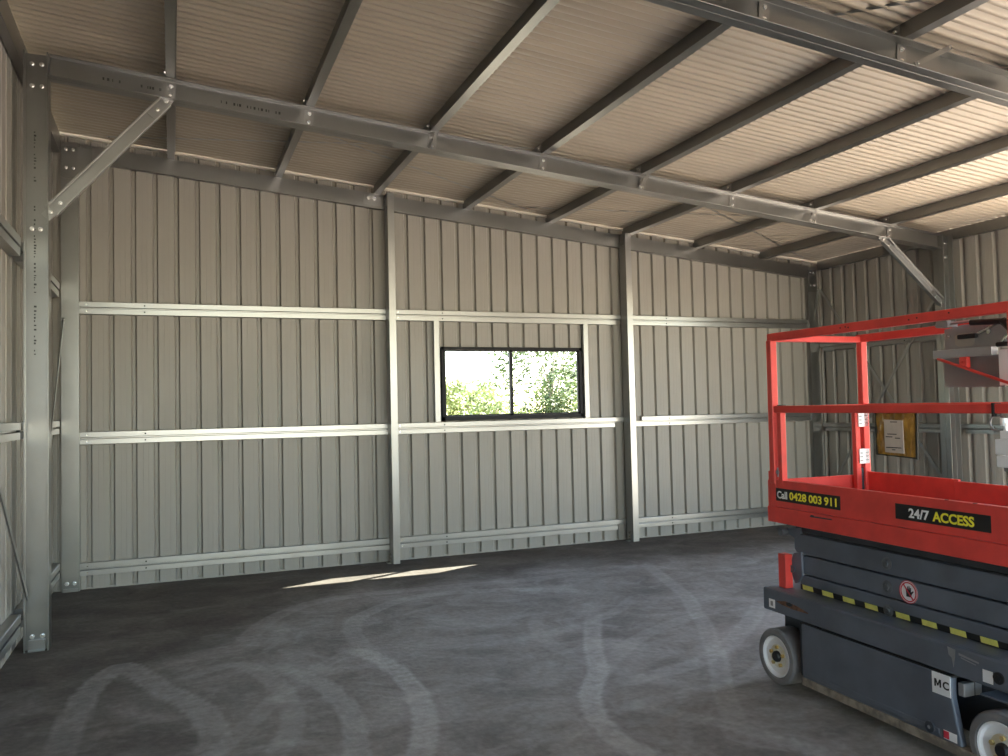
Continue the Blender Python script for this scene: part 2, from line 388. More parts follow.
    mt = N('ShaderNodeMix'); mt.data_type = 'RGBA'; L(mu.outputs[0], mt.inputs[0]); L(md.outputs[2], mt.inputs[6]); mt.inputs[7].default_value = (.60, .585, .56, 1)
    L(mt.outputs[2], b.inputs['Base Color'])
    b.inputs['Roughness'].default_value = .8; b.inputs['Specular IOR Level'].default_value = .25
    bp = N('ShaderNodeBump'); bp.inputs['Strength'].default_value = .35; bp.inputs['Distance'].default_value = .01
    L(n2.outputs['Fac'], bp.inputs['Height']); L(bp.outputs[0], b.inputs['Normal'])
    return m
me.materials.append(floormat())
struct(fl, 'dusty grey compacted floor with curved tyre marks', 'floor')
# ground outside
mb = MB(); S = 60
for a, b in (((-S, -S, -.06), (S, YF, -.0)), ((-S, YF, -.06), (XL - .03, YW + .03, 0)), ((XR + .03, YF, -.06), (S, YW + .03, 0)), ((-S, YW + .03, -.06), (S, S + 30, 0))):
    mb.add([(a[0], a[1], -.01), (b[0], a[1], -.01), (b[0], b[1], -.01), (a[0], b[1], -.01)], [(0, 1, 2, 3)])
o = mb.build('ground', mat('pale_dirt', (.50, .41, .31), .9, 0, var=.2, scale=.6, bump=.2)); struct(o, 'pale dry ground outside the shed', 'ground')

# ---------------------------------------------------------------- portal frames
def bolt(par, p, d, r=.011, l=.012):
    b = MB().cyl(p, Vector(p) + Vector(d) * l, r, 6); b.cyl(p, Vector(p) + Vector(d) * .003, r * 1.6, 12)
    return b.build('bolt', M['bolt'], par)
def column(x0, x1, y, ztp, label, ink=False):
    # double C column: webs along X back to back, lips to camera
    cx = (x0 + x1) / 2
    t = thing('steel_column', label, 'column', (cx, y + .066, 0))
    m = MB(); m.csec((cx, y + .066, 0), (cx, y + .066, ztp), (1, 0, 0), (0, -1, 0), h=x1 - x0, w=.066, lip=.010)
    m.build('front_channel', M['galv'], t, bevel=.0025)
    m = MB(); m.csec((cx, y + .068, 0), (cx, y + .068, ztp), (1, 0, 0), (0, 1, 0), h=x1 - x0, w=.066, lip=.010)
    m.build('back_channel', M['galv'], t, bevel=.0025)
    m = MB().box((cx - .05, y + .03, 0), (cx + .05, y + .062, .07)); m.box((cx - .05, y + .002, 0), (cx + .05, y + .06, .008)); m.build('base_cleat', M['galvb'], t)
    for dx in (-.032, .03): bolt(t, (cx + dx, y + .062, .09), (0, -1, 0), .010, .02)
    zt = ztp - .07
    for dz in (0, -.155):
        for dx in (-.03, .03): bolt(t, (cx + dx, y + .062, zt + dz), (0, -1, 0), .010)
    if ink:
        rr = random.Random(3); m = MB()
        for za, zb in ((2.0, 3.1), (3.2, 3.55)):
            z = za
            while z < zb:
                h = rr.uniform(.006, .014); w_ = rr.uniform(.006, .016)
                if rr.random() < .8: m.box((cx - .02, y + .0625, z), (cx - .02 + w_, y + .0632, z + h))
                z += h + rr.uniform(.006, .02)
        m.build('ink_print', M['stamp'], t)['kind'] = 'stuff'
        for dx in (-.03, .02): bolt(t, (cx + dx, y + .062, 2.87), (0, -1, 0), .010)
    return t
column(-.935, -.785, P1, ztop(-.86), 'tall double-channel steel column at left edge of photo', True)
column(7.70, 7.85, P1, ztop(7.78), 'double-channel steel column behind the red lift, joined to the nearer knee brace')
column(-.935, -.785, P2, ztop(-.86), 'double-channel steel column of nearest frame beyond left photo edge')
column(7.70, 7.85, P2, ztop(7.78), 'double-channel steel column of nearest frame beyond right photo edge')

def rafter(y, xa, xb, label, ink=False):
    t = thing('rafter', label, 'rafter', ((xa + xb) / 2, y + .066, zraf((xa + xb) / 2)))
    za = lambda x: (x, y + .066, (zraf(x) + ztop(x)) / 2)
    m = MB(); m.csec(za(xa), za(xb), nrm, (0, -1, 0), h=.152, w=.066, lip=.008); m.build('front_channel', M['galv'], t, bevel=.0025)
    zb = lambda x: (x, y + .068, (zraf(x) + ztop(x)) / 2)
    m = MB(); m.csec(zb(xa), zb(xb), nrm, (0, 1, 0), h=.152, w=.066, lip=.008); m.build('back_channel', M['galv'], t, bevel=.0025)
    for x in range(0, 8):
        c = Vector((x, y, (zraf(x) + ztop(x)) / 2))
        m = MB(); m.bar(c + Vector((.0, .058, 0)) - nrm * .06, c + Vector((.0, .058, 0)) + nrm * .06, .07, .006, up=(0, 1, 0)); m.build('web_cleat', M['galvb'], t)
        for q in (-.035, .035): bolt(t, c + Vector((0, .055, 0)) + nrm * q, (0, -1, 0), .009)
    if ink:
        rr = random.Random(5); m = MB()
        for xa_, xb_ in ((-.45, -.33), (-.2, .02), (.35, .8)):
            x = xa_
            while x < xb_:
                w = rr.uniform(.005, .016); c = (zraf(x) + ztop(x)) / 2
                if rr.random() < .8: m.box((x, y + .0615, c - .014), (x + w, y + .0625, c + .006))
                x += w + rr.uniform(.005, .02)
        m.build('ink_print', M['stamp'], t)['kind'] = 'stuff'
    return t
rafter(P1, -.785, 7.70, 'sloping double-channel rafter spanning the shed in front of the back wall', True)
rafter(P2, -.785, 7.70, 'sloping double-channel rafter crossing top right corner, nearest to viewer')

# knee braces (open C seen from below) on the portal frames
def knee(p0, p1, label, y, w=.085, flip=1):
    p0 = Vector(p0); p1 = Vector(p1); d = (p1 - p0).normalized(); u = Vector((0, 1, 0)); n = d.cross(u).normalized()
    if n.z < 0: n = -n
    t = thing('knee_brace', label, 'brace', p0)
    m = MB(); m.csec(p0 + Vector((0, .012, 0)), p1 + Vector((0, .012, 0)), n, (0, -1, 0), h=.095, w=.048, lip=.015, t=.003); m.build('channel', M['galvb'], t, bevel=.002)
    for p, q in ((p0, 1), (p1, -1)):
        m = MB(); m.bar(p - d * .05 * q, p + d * .16 * q, .006, .07, up=n); o = m.build('end_plate', M['galvb'], t)
        for e in (.0, .09): bolt(t, p + d * e * q + Vector((0, -.003, 0)), (0, -1, 0), .009)
    return t
knee((-.775, P1 + .05, 2.99), (-.03, P1 + .05, 3.86), 'sloping steel knee brace from left column up to rafter', P1)
knee((7.69, P1 + .05, 2.60), (6.90, P1 + .05, 3.24), 'sloping steel knee brace above the red lift', P1)

# end wall frame: corner columns, rafter, two wall posts
def endcol(x0, x1, label, flip=1):
    cx = (x0 + x1) / 2; t = thing('corner_column', label, 'column', (cx, 8.372, 0))
    m = MB(); m.csec((cx, 8.372, 0), (cx, 8.372, ztop(cx)), (1, 0, 0), (0, 1, 0), h=x1 - x0, w=.062); m.build('channel', M['galv'], t)
    for z in (.075,):
        for dx in (-.03, .03): bolt(t, (cx + dx, 8.372, z), (0, -1, 0), .012)
    m = MB().box((cx - .06, 8.366, 0), (cx + .06, 8.372, .03)); m.build('base_cleat', M['galvb'], t)
    zt = ztop(cx) - .03
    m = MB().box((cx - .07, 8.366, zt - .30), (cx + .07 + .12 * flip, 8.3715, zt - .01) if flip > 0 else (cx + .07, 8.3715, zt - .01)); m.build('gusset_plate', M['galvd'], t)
    for dz in (-.04, -.21):
        for dx in (-.03, .03): bolt(t, (cx + dx, 8.366, zt + dz), (0, -1, 0), .010)
    return t
endcol(-.935, -.79, 'back left corner steel column against the ribbed back wall')
endcol(7.70, 7.845, 'back right corner steel column behind the red lift', -1)
t = thing('rafter', 'sloping steel channel rafter fixed along the top of the back wall', 'rafter', (3.4, 8.372, zraf(3.4)))
c = lambda x: (x, 8.374, (zraf(x) + ztop(x)) / 2)
m = MB(); m.csec(c(-.79), c(7.70), nrm, (0, 1, 0), h=.152, w=.062); m.build('channel', M['galv'], t)
m = MB(); c0 = Vector(c(2.0)); m.bar(c0 - sld * .14, c0 + sld * .06, .006, .10, up=nrm); m.build('splice_plate', M['galvb'], t)
for dx in (-.09, -.03): bolt(t, c0 + sld * dx + Vector((0, -.003, .02)), (0, -1, 0), .012)
def wallpost(x0, x1, label):
    t = thing('wall_post', label, 'post', (x0, 8.33, 0)); zt = ztop(x0)
    # web in the YZ plane at x0, flanges to +X, near flange faces the room
    m = MB(); m.csec((x0, 8.325, 0), (x0, 8.325, zt), (0, 1, 0), (1, 0, 0), h=.145, w=x1 - x0, lip=.015); m.build('channel', M['galvb'], t)
    m = MB().box((x0 - .05, 8.29, 0), (x0, 8.36, .006)); m.box((x0 - .008, 8.29, 0), (x0 - .002, 8.36, .12)); m.build('base_cleat', M['galv'], t)
    for z in (.05, .09): bolt(t, (x0 - .008, 8.325, z), (-1, 0, 0), .01)
    m = MB().box((x0 - .008, 8.27, zt - .14), (x0 - .002, 8.37, zt - .01)); m.build('top_cleat', M['galv'], t)
    return t
wallpost(2.080, 2.150, 'slim full-height steel wall post just left of window')
wallpost(4.905, 4.980, 'slim full-height steel wall post just right of window')

# girts: pressed hat sections, two bright strips with a groove
def girt(p0, p1, inw, label, h=.12, d=.042, n0=(0, 0), n1=(0, 0), m='galvb', sleeve=None):
    """p0,p1: bottom line on the cladding; inw: direction into the room; n0/n1 = (upper, lower) strip set-backs at each end"""
    p0, p1, inw = Vector(p0), Vector(p1), Vector(inw); a = (p1 - p0).normalized(); up = Vector((0, 0, 1))
    t = thing('wall_girt', label, 'girt', (p0 + p1) / 2)
    g = h * .46
    lo = [(0, 0), (.006, 0), (d, .004), (d, g - .004), (d * .55, g), (0, g)]
    hi = [(0, h - g + .0), (d * .55, h - g), (d, h - g + .004), (d, h - .004), (d - .006, h), (0, h)]
    w = MB(); w.extrude(lo, p0 + a * n0[1], p1 - a * n1[1], inw, up); w.build('lower_strip', M[m], t, bevel=.0015)
    w = MB(); w.extrude(hi, p0 + a * n0[0], p1 - a * n1[0], inw, up); w.build('upper_strip', M[m], t, bevel=.0015)
    w = MB(); w.extrude([(0, g), (d * .5, g), (d * .5, h - g), (0, h - g)], p0, p1, inw, up); w.build('groove', M['galv'], t)
    for q in (.55, .06):
        for z in (.03, h - .03): 
            b = MB().cyl(p0 + a * q + inw * d + up * z, p0 + a * q + inw * (d + .004) + up * z, .008, 8); b.build('screw', M['ink'] if q > .5 else M['bolt'], t)
    return t
LV = [('bottom', .125), ('middle', 1.315), ('upper', 2.515)]
bays = [(-.79, 2.08, 'left bay of the back wall'), (2.15, 4.905, 'window bay of the back wall'), (4.98, 7.70, 'right bay of the back wall')]
for nm, z in LV:
    for k, (a, b, bt) in enumerate(bays):
        n0 = (0, 0); n1 = (0, 0)
        if k == 2 and nm == 'middle': n0 = (.17, 0)
        if k == 1 and nm != 'upper': n1 = (0, .12)
        if k == 1 and nm == 'upper': n0 = (0, 0); n1 = (.0, .05)
        girt((a, YW - .002, z), (b, YW - .002, z), (0, -1, 0), f'{nm} horizontal steel girt across {bt}', n0=n0, n1=n1)
for k, (a, b, bt) in enumerate(((P1 + .135, 8.37, 'left wall between tall column and back corner'), (P2 + .14, P1 - .002, 'left wall nearer than the tall column'))):
    for nm, z, hh in (('bottom', .14, .13), ('middle', 1.42, .12), ('upper', 2.65, .14)):
        girt((XL + .002, a, z), (XL + .002, b, z), (1, 0, 0), f'{nm} horizontal steel girt on {bt}', h=hh, d=.065, n0=(.0, .0), n1=(.03, .06))
for k, (a, b, bt) in enumerate(((P1 + .135, 8.37, 'right wall between lift column and back corner'), (YRO, P1 - .002, 'right wall nearer than the lift column'))):
    for nm, z in (('bottom', .14), ('middle', 1.18), ('upper', 2.215)):
        girt((XR - .002, a, z), (XR - .002, b, z), (-1, 0, 0), f'{nm} horizontal steel girt on {bt}', h=.105, d=.075, n0=(0, 0), n1=(.0, .05))

# window posts and window
for x0, x1, s in ((2.598, 2.655, 'left'), (4.395, 4.452, 'right')):
    t = thing('window_post', f'short steel stud along the {s} side of the window', 'post', (x0, 8.40, 1.44))
    m = MB(); xx = (x0 + x1) / 2
    m.strip([(-.028, .055), (-.028, 0), (.028, 0), (.028, .055)], [(-.025, .055), (-.025, .003), (.025, .003), (.025, .055)], (xx, 8.385, 1.436), (xx, 8.385, 2.515), (1, 0, 0), (0, 1, 0))
    m.build('channel', M['galvb'], t)
    m = MB().box((x0 - .0, 8.38, 2.44), (x1, 8.3849, 2.52)); m.build('top_tab', M['galvb'], t)
win = bpy.data.objects.new('window_1', None); col.objects.link(win); win.location = (WX0, 8.43, WZ0); WM['window_1'] = Matrix.Translation((WX0, 8.43, WZ0))
struct(win, 'black aluminium sliding window in the back wall', 'window')
m = MB(); y0, y1 = 8.405, 8.475; f = .034
m.box((WX0, y0, WZ0), (WX1, y1, WZ0 + f + .01)); m.box((WX0, y0, WZ1 - f), (WX1, y1, WZ1)); m.box((WX0, y0, WZ0), (WX0 + f, y1, WZ1)); m.box((WX1 - f, y0, WZ0), (WX1, y1, WZ1))
m.build('window_frame', M['frame'], win, bevel=.002)
xm = 3.50
def sash(xa, xb, y, nm):
    s = .036; m = MB(); za, zb = WZ0 + f + .01, WZ1 - f
    m.box((xa, y, za), (xa + s, y + .02, zb)); m.box((xb - s, y, za), (xb, y + .02, zb)); m.box((xa, y, za), (xb, y + .02, za + .016)); m.box((xa, y, zb - .012), (xb, y + .02, zb))
    o = m.build('sash', M['frame'], win)
    g = MB().box((xa + s - .004, y + .008, za + .012), (xb - s + .004, y + .012, zb - .008)); g.build('pane', M['glass'], o)
sash(WX0 + f - .012, xm + .02, 8.445, 'l'); sash(xm - .02, WX1 - f + .012, 8.415, 'r')
m = MB().box((xm - .012, 8.403, 1.80), (xm + .004, 8.4152, 1.90)); m.build('latch', M['black'], win)

# purlins on top of the rafters
def purlin(x, label, w=.064):
    a = Vector((x, YF + .05, ztop(x))); t = thing('roof_purlin', label, 'purlin', (x, 4, ztop(x)))
    c0 = a + nrm * .047; c1 = c0 + Vector((0, 8.43 - a.y, 0))
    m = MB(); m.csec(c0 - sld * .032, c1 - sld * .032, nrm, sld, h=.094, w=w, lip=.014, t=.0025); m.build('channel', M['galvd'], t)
    for y in (P1, P2):
        m = MB(); p = a + Vector((0, y + .067 - a.y, 0)) - sld * .034
        m.bar(p + Vector((0, -.035, 0)) + nrm * .045, p + Vector((0, .035, 0)) + nrm * .045, .005, .085, up=nrm); m.build('cleat', M['galvb'], t)
        bolt(t, p + nrm * .06 - sld * .002, -sld, .008)
    return t
ordn = ['leftmost', 'second', 'third', 'fourth', 'fifth', 'sixth', 'seventh', 'eighth']
for i in range(8):
    purlin(float(i), f'{ordn[i]} roof purlin counted from the left, running towards the back wall under the roof')
def eave(x, zc, h, d, label):
    t = thing('eave_beam', label, 'beam', (x, 4, zc)); m = MB()
    m.csec((x, YF + .05, zc), (x, 8.37, zc), (0, 0, 1), (d, 0, 0), h=h, w=.06, lip=.016, t=.003); m.build('channel', M['galv'], t)
    return t
eave(-.94, 3.99 + .09, .17, -1, 'steel eave beam along the top of left wall, at top left corner')
eave(7.865, 3.345, .115, 1, 'steel eave beam along the top of right wall above the red lift')

# fly braces, roof straps, wall straps
def strap(a, b, label, w=.03, th=.004, up=(0, 0, 1), mm='galvb', name='fly_brace', cat='brace'):
    t = thing(name, label, cat, a); a, b = Vector(a), Vector(b)
    m = MB(); m.bar(a, b, w, th, up=up); m.build('strap', M[mm], t)
    d = (b - a).normalized(); n = Vector(up); n = (n - d * n.dot(d)).normalized()
    for p in (a + d * .02, b - d * .02):
        m = MB().cyl(p - n * (th / 2 + .006), p + n * (th / 2 + .006), .008, 8); m.build('bolt', M['bolt'], t)
    return t
def fly(x, y, dirx, label, dy=-.004):
    return strap((x, y + dy, zraf(x) + .005), (x + dirx, y + dy, ztop(x + dirx) + .03), label, w=.03, up=(0, 1, 0))
fly(1.98, P1, .05, 'short fly brace between front rafter and third purlin')
fly(3.93, P1, .12, 'short dark fly brace between front rafter and fifth purlin')
fly(5.88, P1, .12, 'short dark fly brace between front rafter and seventh purlin')
fly(4.04, P2, .30, 'pale diagonal fly brace on nearest rafter at top right')
zs = lambda x: 4.022 + SL * x + .0965
def roofstrap(a, b, label):
    strap((a[0], a[1], zs(a[0])), (b[0], b[1], zs(b[0])), label, w=.03, th=.003, up=nrm, name='roof_strap_brace', cat='strap brace')
roofstrap((-.55, 8.33), (3.0, 6.50), 'thin diagonal strap under roof near back left corner, falling towards viewer on the right')
roofstrap((-.10, 6.52), (3.75, 8.36), 'thin diagonal strap under roof left of window, rising away to the right')
roofstrap((3.45, 8.36), (7.20, 6.50), 'thin roof strap above right end of back wall, falling towards viewer on the right')
roofstrap((4.0, 6.52), (7.65, 8.36), 'thin diagonal strap under roof reaching the back right corner')
roofstrap((3.55, 3.63), (5.6, 1.2), 'thin diagonal strap under roof beyond nearest rafter at top right')
for p, q, l in (((-.915, 3.7, 2.60), (-.915, 6.36, .36), 'thin sloping wall strap brace left of the tall column, falling to its foot'),
                ((-.915, 6.46, .14), (-.915, 8.36, .26 + 2.2), 'thin sloping wall strap brace behind the tall column, rising to back left corner'),
                ((7.83, 8.30, 3.02), (7.83, 6.47, .55), 'strap brace on right wall falling from back corner towards viewer'),
                ((7.815, 8.34, .30), (7.815, 6.47, 2.80), 'strap brace on right wall rising from back corner towards viewer')):
    strap(p, q, l, w=.035, th=.01, up=(1, 0, 0), name='wall_strap_brace', cat='strap brace')
strap((7.80, 8.30, 3.02), (7.80, 8.39, 2.60), 'short steel link at top of back right corner column', w=.03, th=.01, up=(1, 0, 0), name='corner_link', cat='brace')


# ---------------------------------------------------------------- scissor lift
# local axes: x across the machine (away from the viewer), y along it (towards the back wall), z up
LT = thing('scissor_lift', 'red and dark grey scissor lift parked at the right side of the shed', 'scissor lift', (3.152, 3.80, 0), R(-2))
LT.rotation_euler = (.006, 0, R(-2)); WM[LT.name] = Matrix.Translation((3.152, 3.80, 0)) @ LT.rotation_euler.to_matrix().to_4x4()
def LB(): return MB()
def lp(mb, name, m, parent=LT, bevel=.0, smooth=False, label=None):
    o = mb.build(name, M[m], parent, bevel=bevel, smooth=smooth, local=True)
    if label: o['label'] = label
    return o
def sb(mb, w0, w1, s0, s1, z0, z1): return mb.box((w0, -s0, z0), (w1, -s1, z1))
def side_prism(mb, pts, w0, w1):                 # outline given as (s, z) on a plane facing the viewer, thickness w0..w1
    return mb.extrude([(-s, z) for s, z in pts], (w0, 0, 0), (w1, 0, 0), (0, 1, 0), (0, 0, 1))
def end_prism(mb, pts, s0, s1):
    return mb.extrude(pts, (0, -s0, 0), (0, -s1, 0), (1, 0, 0), (0, 0, 1))
WA, WB_, LS = -.07, .745, 1.60
# wheels
for s in (.100, 1.468):
    zc = .153 + s * .006
    for q in (0, 1):
        w0 = WA if q == 0 else WB_; d = 1 if q == 0 else -1
        c = (w0, -s, zc)
        wh = MB(); ax = (d, 0, 0)
        wh.lathe(c, ax, [(.004, .112), (.0, .118), (.002, .144), (.012, .152), (.125, .152), (.137, .145), (.140, .10), (.06, .10)], 48)
        wo = wh.build('wheel', M['tyre'], LT, smooth=True, local=True)
        rm = MB(); rm.lathe(c, ax, [(.006, .112), (.001, .108), (.004, .100), (.018, .094), (.024, .040), (.030, .0), (.040, .0), (.040, .112)], 40)
        rm.build('rim', M['white'], wo, smooth=True, local=True)
        hb = MB(); hb.lathe(c, ax, [(.016, .0), (.016, .062), (.032, .066), (.034, .0)], 24); hb.build('hub_plate', M['cream'], wo, local=True)
        hb = MB(); hb.lathe(c, ax, [(-.004, .0), (-.004, .024), (.004, .030), (.030, .031), (.032, .0)], 20); hb.build('hub_cap', M['black'], wo, smooth=True, local=True)
        for k in range(5):
            a = 2 * pi * k / 5 + .35; p = Vector((w0, -s + cos(a) * .050, zc + sin(a) * .050))
            n = MB(); n.cyl(p + Vector((d * .004, 0, 0)), p + Vector((d * .026, 0, 0)), .0105, 6); n.build('wheel_nut', M['hub'], wo, local=True)
# chassis core, side beams, deck
m = LB(); sb(m, .055, .62, .03, 1.575, .13, .40); lp(m, 'chassis', 'greyd', bevel=.006)
for w0, w1 in ((WA, -.035), (WB_ - .035, WB_)):
    m = LB(); sb(m, w0, w1, .012, LS, .397, .522); lp(m, 'side_beam', 'grey', bevel=.012)
m = LB(); sb(m, -.05, .725, .03, LS - .02, .45, .523); lp(m, 'chassis_deck', 'grey', bevel=.004)
m = LB(); sb(m, -.07, .745, .008, .04, .397, .522); lp(m, 'end_bumper', 'grey', bevel=.01)
m = LB(); side_prism(m, [(.135, .40), (.30, .40), (.30, .12), (.285, .12), (.262, .22), (.20, .33), (.135, .345)], .042, .056); lp(m, 'wheel_arch', 'greyd')
m = LB(); sb(m, WA + .012, .05, .296, .316, .11, .385); lp(m, 'arch_plate', 'greyd')
# swing-out tray door with the worn lower guard
m = LB(); side_prism(m, [(.318, .106), (1.288, .106), (1.247, .292), (1.247, .387), (.318, .387)], WA, -.035); d = lp(m, 'side_door', 'grey', bevel=.008)
m = LB(); side_prism(m, [(.306, .382), (1.25, .382), (1.25, .392), (.306, .392)], WA + .006, .04); lp(m, 'door_gap', 'black')
m = LB(); sb(m, WA - .003, WA + .02, .33, 1.18, .120, .150); lp(m, 'door_swage', 'grey', d, bevel=.006)
m = LB(); sb(m, WA - .004, -.02, .315, 1.36, .068, .107); lp(m, 'pothole_guard', 'rust', bevel=.003, label='worn rusty lower guard bar')
m = LB(); m.cyl((WA - .008, -1.133, .140), (WA, -1.133, .140), .024, 20); lp(m, 'door_lock', 'greyd')
m = LB(); m.cyl((WA - .011, -1.133, .140), (WA - .007, -1.133, .140), .008, 12); lp(m, 'lock_barrel', 'bolt')
m = LB(); sb(m, WB_ - .11, WB_, .318, 1.288, .106, .387); lp(m, 'side_door', 'grey', bevel=.008)
m = LB(); sb(m, WB_ - .04, WB_, .315, 1.36, .068, .107); lp(m, 'pothole_guard', 'rust')
# step block and dark recess in front of the near wheel
m = LB(); sb(m, -.050, .052, 1.262, 1.292, .312, .368); lp(m, 'step_block', 'plate', bevel=.004, label='pale metal step block')
m = LB(); sb(m, .008, .011, 1.28, 1.2932, .312, .368); lp(m, 'step_joint', 'black')
m = LB(); side_prism(m, [(1.30, .40), (1.58, .40), (1.58, .345), (1.36, .345), (1.30, .30)], .050, .056); lp(m, 'wheel_arch', 'greyd')
m = LB(); sb(m, -.04, .05, 1.36, 1.60, .345, .352); lp(m, 'wheel_guard', 'grey')
# decals on the beam
def decal(w, s0, s1, z0, z1, m_, name, lab=None, parent=LT, t=.0015):
    mb = LB(); sb(mb, w - t, w + .002, s0, s1, z0, z1); return lp(mb, name, m_, parent, label=lab)
decal(WA, .062, .112, .419, .466, 'white', 'small_sticker', 'small white square sticker')
decal(WA, 1.401, 1.447, .416, .466, 'white', 'small_sticker', 'small white square sticker')
decal(WA - .0015, .078, .096, .430, .455, 'plate', 'sticker_print', None)
m = LB(); side_prism(m, [(.12, .463), (.20, .478), (.29, .472), (.38, .455), (.375, .450), (.26, .447), (.17, .452)], WA - .0008, WA + .002); lp(m, 'rust_scrape', 'rusty', label='brown rust scrape')
m = LB(); side_prism(m, [(.205, .474), (.235, .478), (.262, .470), (.235, .455), (.21, .458)], WA - .0016, WA + .002); lp(m, 'torn_hole', 'black')
m = LB(); m.cyl((WA - .006, -1.474, .450), (WA + .002, -1.474, .450), .024, 20); m.cyl((WA - .009, -1.474, .450), (WA, -1.474, .450), .012, 14); lp(m, 'tie_down_ring', 'black')
m = LB(); side_prism(m, [(1.235, .512), (1.275, .508), (1.27, .47), (1.262, .43), (1.255, .47), (1.24, .48)], WA - .0008, WA + .002); lp(m, 'scuff_mark', 'plate', label='pale scuffed paint')
m = LB(); side_prism(m, [(1.29, .50), (1.385, .487), (1.385, .480), (1.29, .490)], WA - .0008, WA + .002); side_prism(m, [(1.30, .485), (1.37, .474), (1.37, .470), (1.30, .480)], WA - .0008, WA + .002); lp(m, 'scuff_mark', 'plate', label='pale scuffed paint')
# scissor stack
layers = [(.527, .606), (.613, .713), (.721, .829)]
for k, (z0, z1) in enumerate(layers):
    for w0, w1 in ((.06, .105), (.56, .605)):
        m = LB(); s0 = (.165, .150, .125)[k]; s1 = 1.50
        r_ = (z1 - z0) / 2
        m.extrude([(-s, z) for s, z in [(s0, z0 + .02), (s0 + .02, z0), (s1 - .02, z0), (s1, z0 + .02), (s1, z1 - .02), (s1 - .02, z1), (s0 + .02, z1), (s0, z1 - .02)]], (w0, 0, 0), (w1, 0, 0), (0, 1, 0), (0, 0, 1))
        b = lp(m, 'scissor_arm', 'grey', bevel=.006)
    for s in (.20, .79, 1.46):
        m = LB(); m.cyl((.075, -s, (z0 + z1) / 2), (.59, -s, (z0 + z1) / 2), .018, 16); lp(m, 'cross_tube', 'greyd')
m = LB(); sb(m, .09, .575, .20, 1.49, .53, .84); lp(m, 'inner_arms', 'greyd')
for z in (.548, .662, .773):
    m = LB(); m.lathe((.060, -.79, z), (-1, 0, 0), [(0, 0), (0, .029), (.004, .030), (.006, .024), (.004, .019), (.006, .014), (.012, .012), (.012, 0)], 24); lp(m, 'pivot_pin', 'greyp', smooth=True)
m = LB(); sb(m, .07, .595, .13, 1.54, .838, .882); lp(m, 'platform_rail', 'greyd', bevel=.003)
m = LB(); m.cyl((.015, -.066, .828), (.06, -.066, .828), .021, 20); m.cyl((.055, -.066, .828), (.60, -.066, .828), .012, 12); lp(m, 'platform_roller', 'greyp', smooth=True)
m = LB(); side_prism(m, [(.06, .845), (.18, .86), (.18, .83), (.14, .80), (.09, .815)], .058, .075); lp(m, 'end_link', 'grey')
m = LB(); side_prism(m, [(.135, .72), (.20, .735), (.20, .60), (.165, .56), (.14, .55), (.115, .60), (.115, .68)], .045, .06); lp(m, 'end_link', 'grey', bevel=.004)
m = LB(); m.cyl((.035, -.125, .63), (.06, -.125, .63), .02, 16); lp(m, 'end_pin', 'greyp')
m = LB(); side_prism(m, [(.06, .523), (.12, .523), (.12, .71), (.06, .71)], .0, .05); lp(m, 'safety_prop', 'red', bevel=.003)
m = LB(); side_prism(m, [(.172, .724), (.205, .722), (.208, .714), (.18, .714)], .052, .058); lp(m, 'shiny_clip', 'bolt')
# hazard tape along the lowest arm
wT = .0575
m = LB(); sb(m, wT, .0605, .172, 1.50, .527, .555); tp = lp(m, 'hazard_tape', 'black')
ss = [.191 + i * .151 for i in range(4)] + [.838 + i * .151 for i in range(4)] + [1.44]
for s in ss:
    m = LB(); side_prism(m, [(s, .529), (min(1.5, s + .082), .529), (min(1.5, s + .076), .5545), (s - .004, .5545)], wT - .001, wT + .001); lp(m, 'yellow_block', 'yellow', tp)
# no-hands sign
def disc(mb, s, z, r, w0, w1, n=32): return mb.cyl((w0, -s, z), (w1, -s, z), r, n)
m = LB(); disc(m, .914, .662, .053, .0585, .0605); sg = lp(m, 'warning_sign', 'white', label='round white sign with red ring and crossed-out black hand')
m = LB(); m.lathe((.0585, -.914, .662), (-1, 0, 0), [(0, .0405), (0, .046), (.001, .046), (.001, .0405)], 40); lp(m, 'sign_ring', 'signred', sg)
m = LB(); m.lathe((.0585, -.914, .662), (-1, 0, 0), [(0, .050), (0, .053), (.001, .053), (.001, .050)], 40); lp(m, 'sign_ring', 'signred', sg)
m = LB()
side_prism(m, [(.902, .640), (.928, .640), (.934, .655), (.945, .668), (.941, .671), (.929, .663), (.930, .684), (.926, .684), (.924, .666), (.921, .690), (.917, .690), (.916, .667), (.912, .688), (.908, .687), (.909, .664), (.903, .680), (.899, .678), (.902, .655)], .0572, .0583); lp(m, 'hand_symbol', 'black', sg)
m = LB(); m.bar((.0570, -.885, .696), (.0570, -.943, .628), .001, .007, up=(0, .76, .65)); lp(m, 'sign_slash', 'signred', sg)
# platform
m = LB(); sb(m, .012, .668, .012, 1.60, .905, .93); lp(m, 'platform_deck', 'greyd')
m = LB(); sb(m, -.004, .016, -.013, 1.62, .881, .969); lp(m, 'lower_side_panel', 'red', bevel=.004)
m = LB(); sb(m, .0, .018, .0, 1.62, .971, 1.119); sb(m, .0, .03, .0, 1.62, 1.112, 1.121); lp(m, 'toe_board', 'red', bevel=.003)
m = LB(); sb(m, .664, .684, -.013, 1.62, .881, .969); lp(m, 'lower_side_panel', 'red', bevel=.004)
m = LB(); sb(m, .662, .68, .0, .68, .95, 1.137); sb(m, .656, .675, .66, 1.62, .95, 1.128); lp(m, 'toe_board', 'red', bevel=.003)
m = LB(); sb(m, .0, .68, -.010, .008, .881, 1.116); lp(m, 'end_toe_board', 'red', bevel=.003)
m = LB(); sb(m, .0, .68, 1.605, 1.62, .881, 1.116); lp(m, 'end_toe_board', 'red', bevel=.003)
m = LB(); side_prism(m, [(.335, .945), (.50, .948), (.50, .954), (.37, .953), (.362, .958), (.345, .958)], -.0048, 0); lp(m, 'panel_scratch', 'greyd')
m = LB()
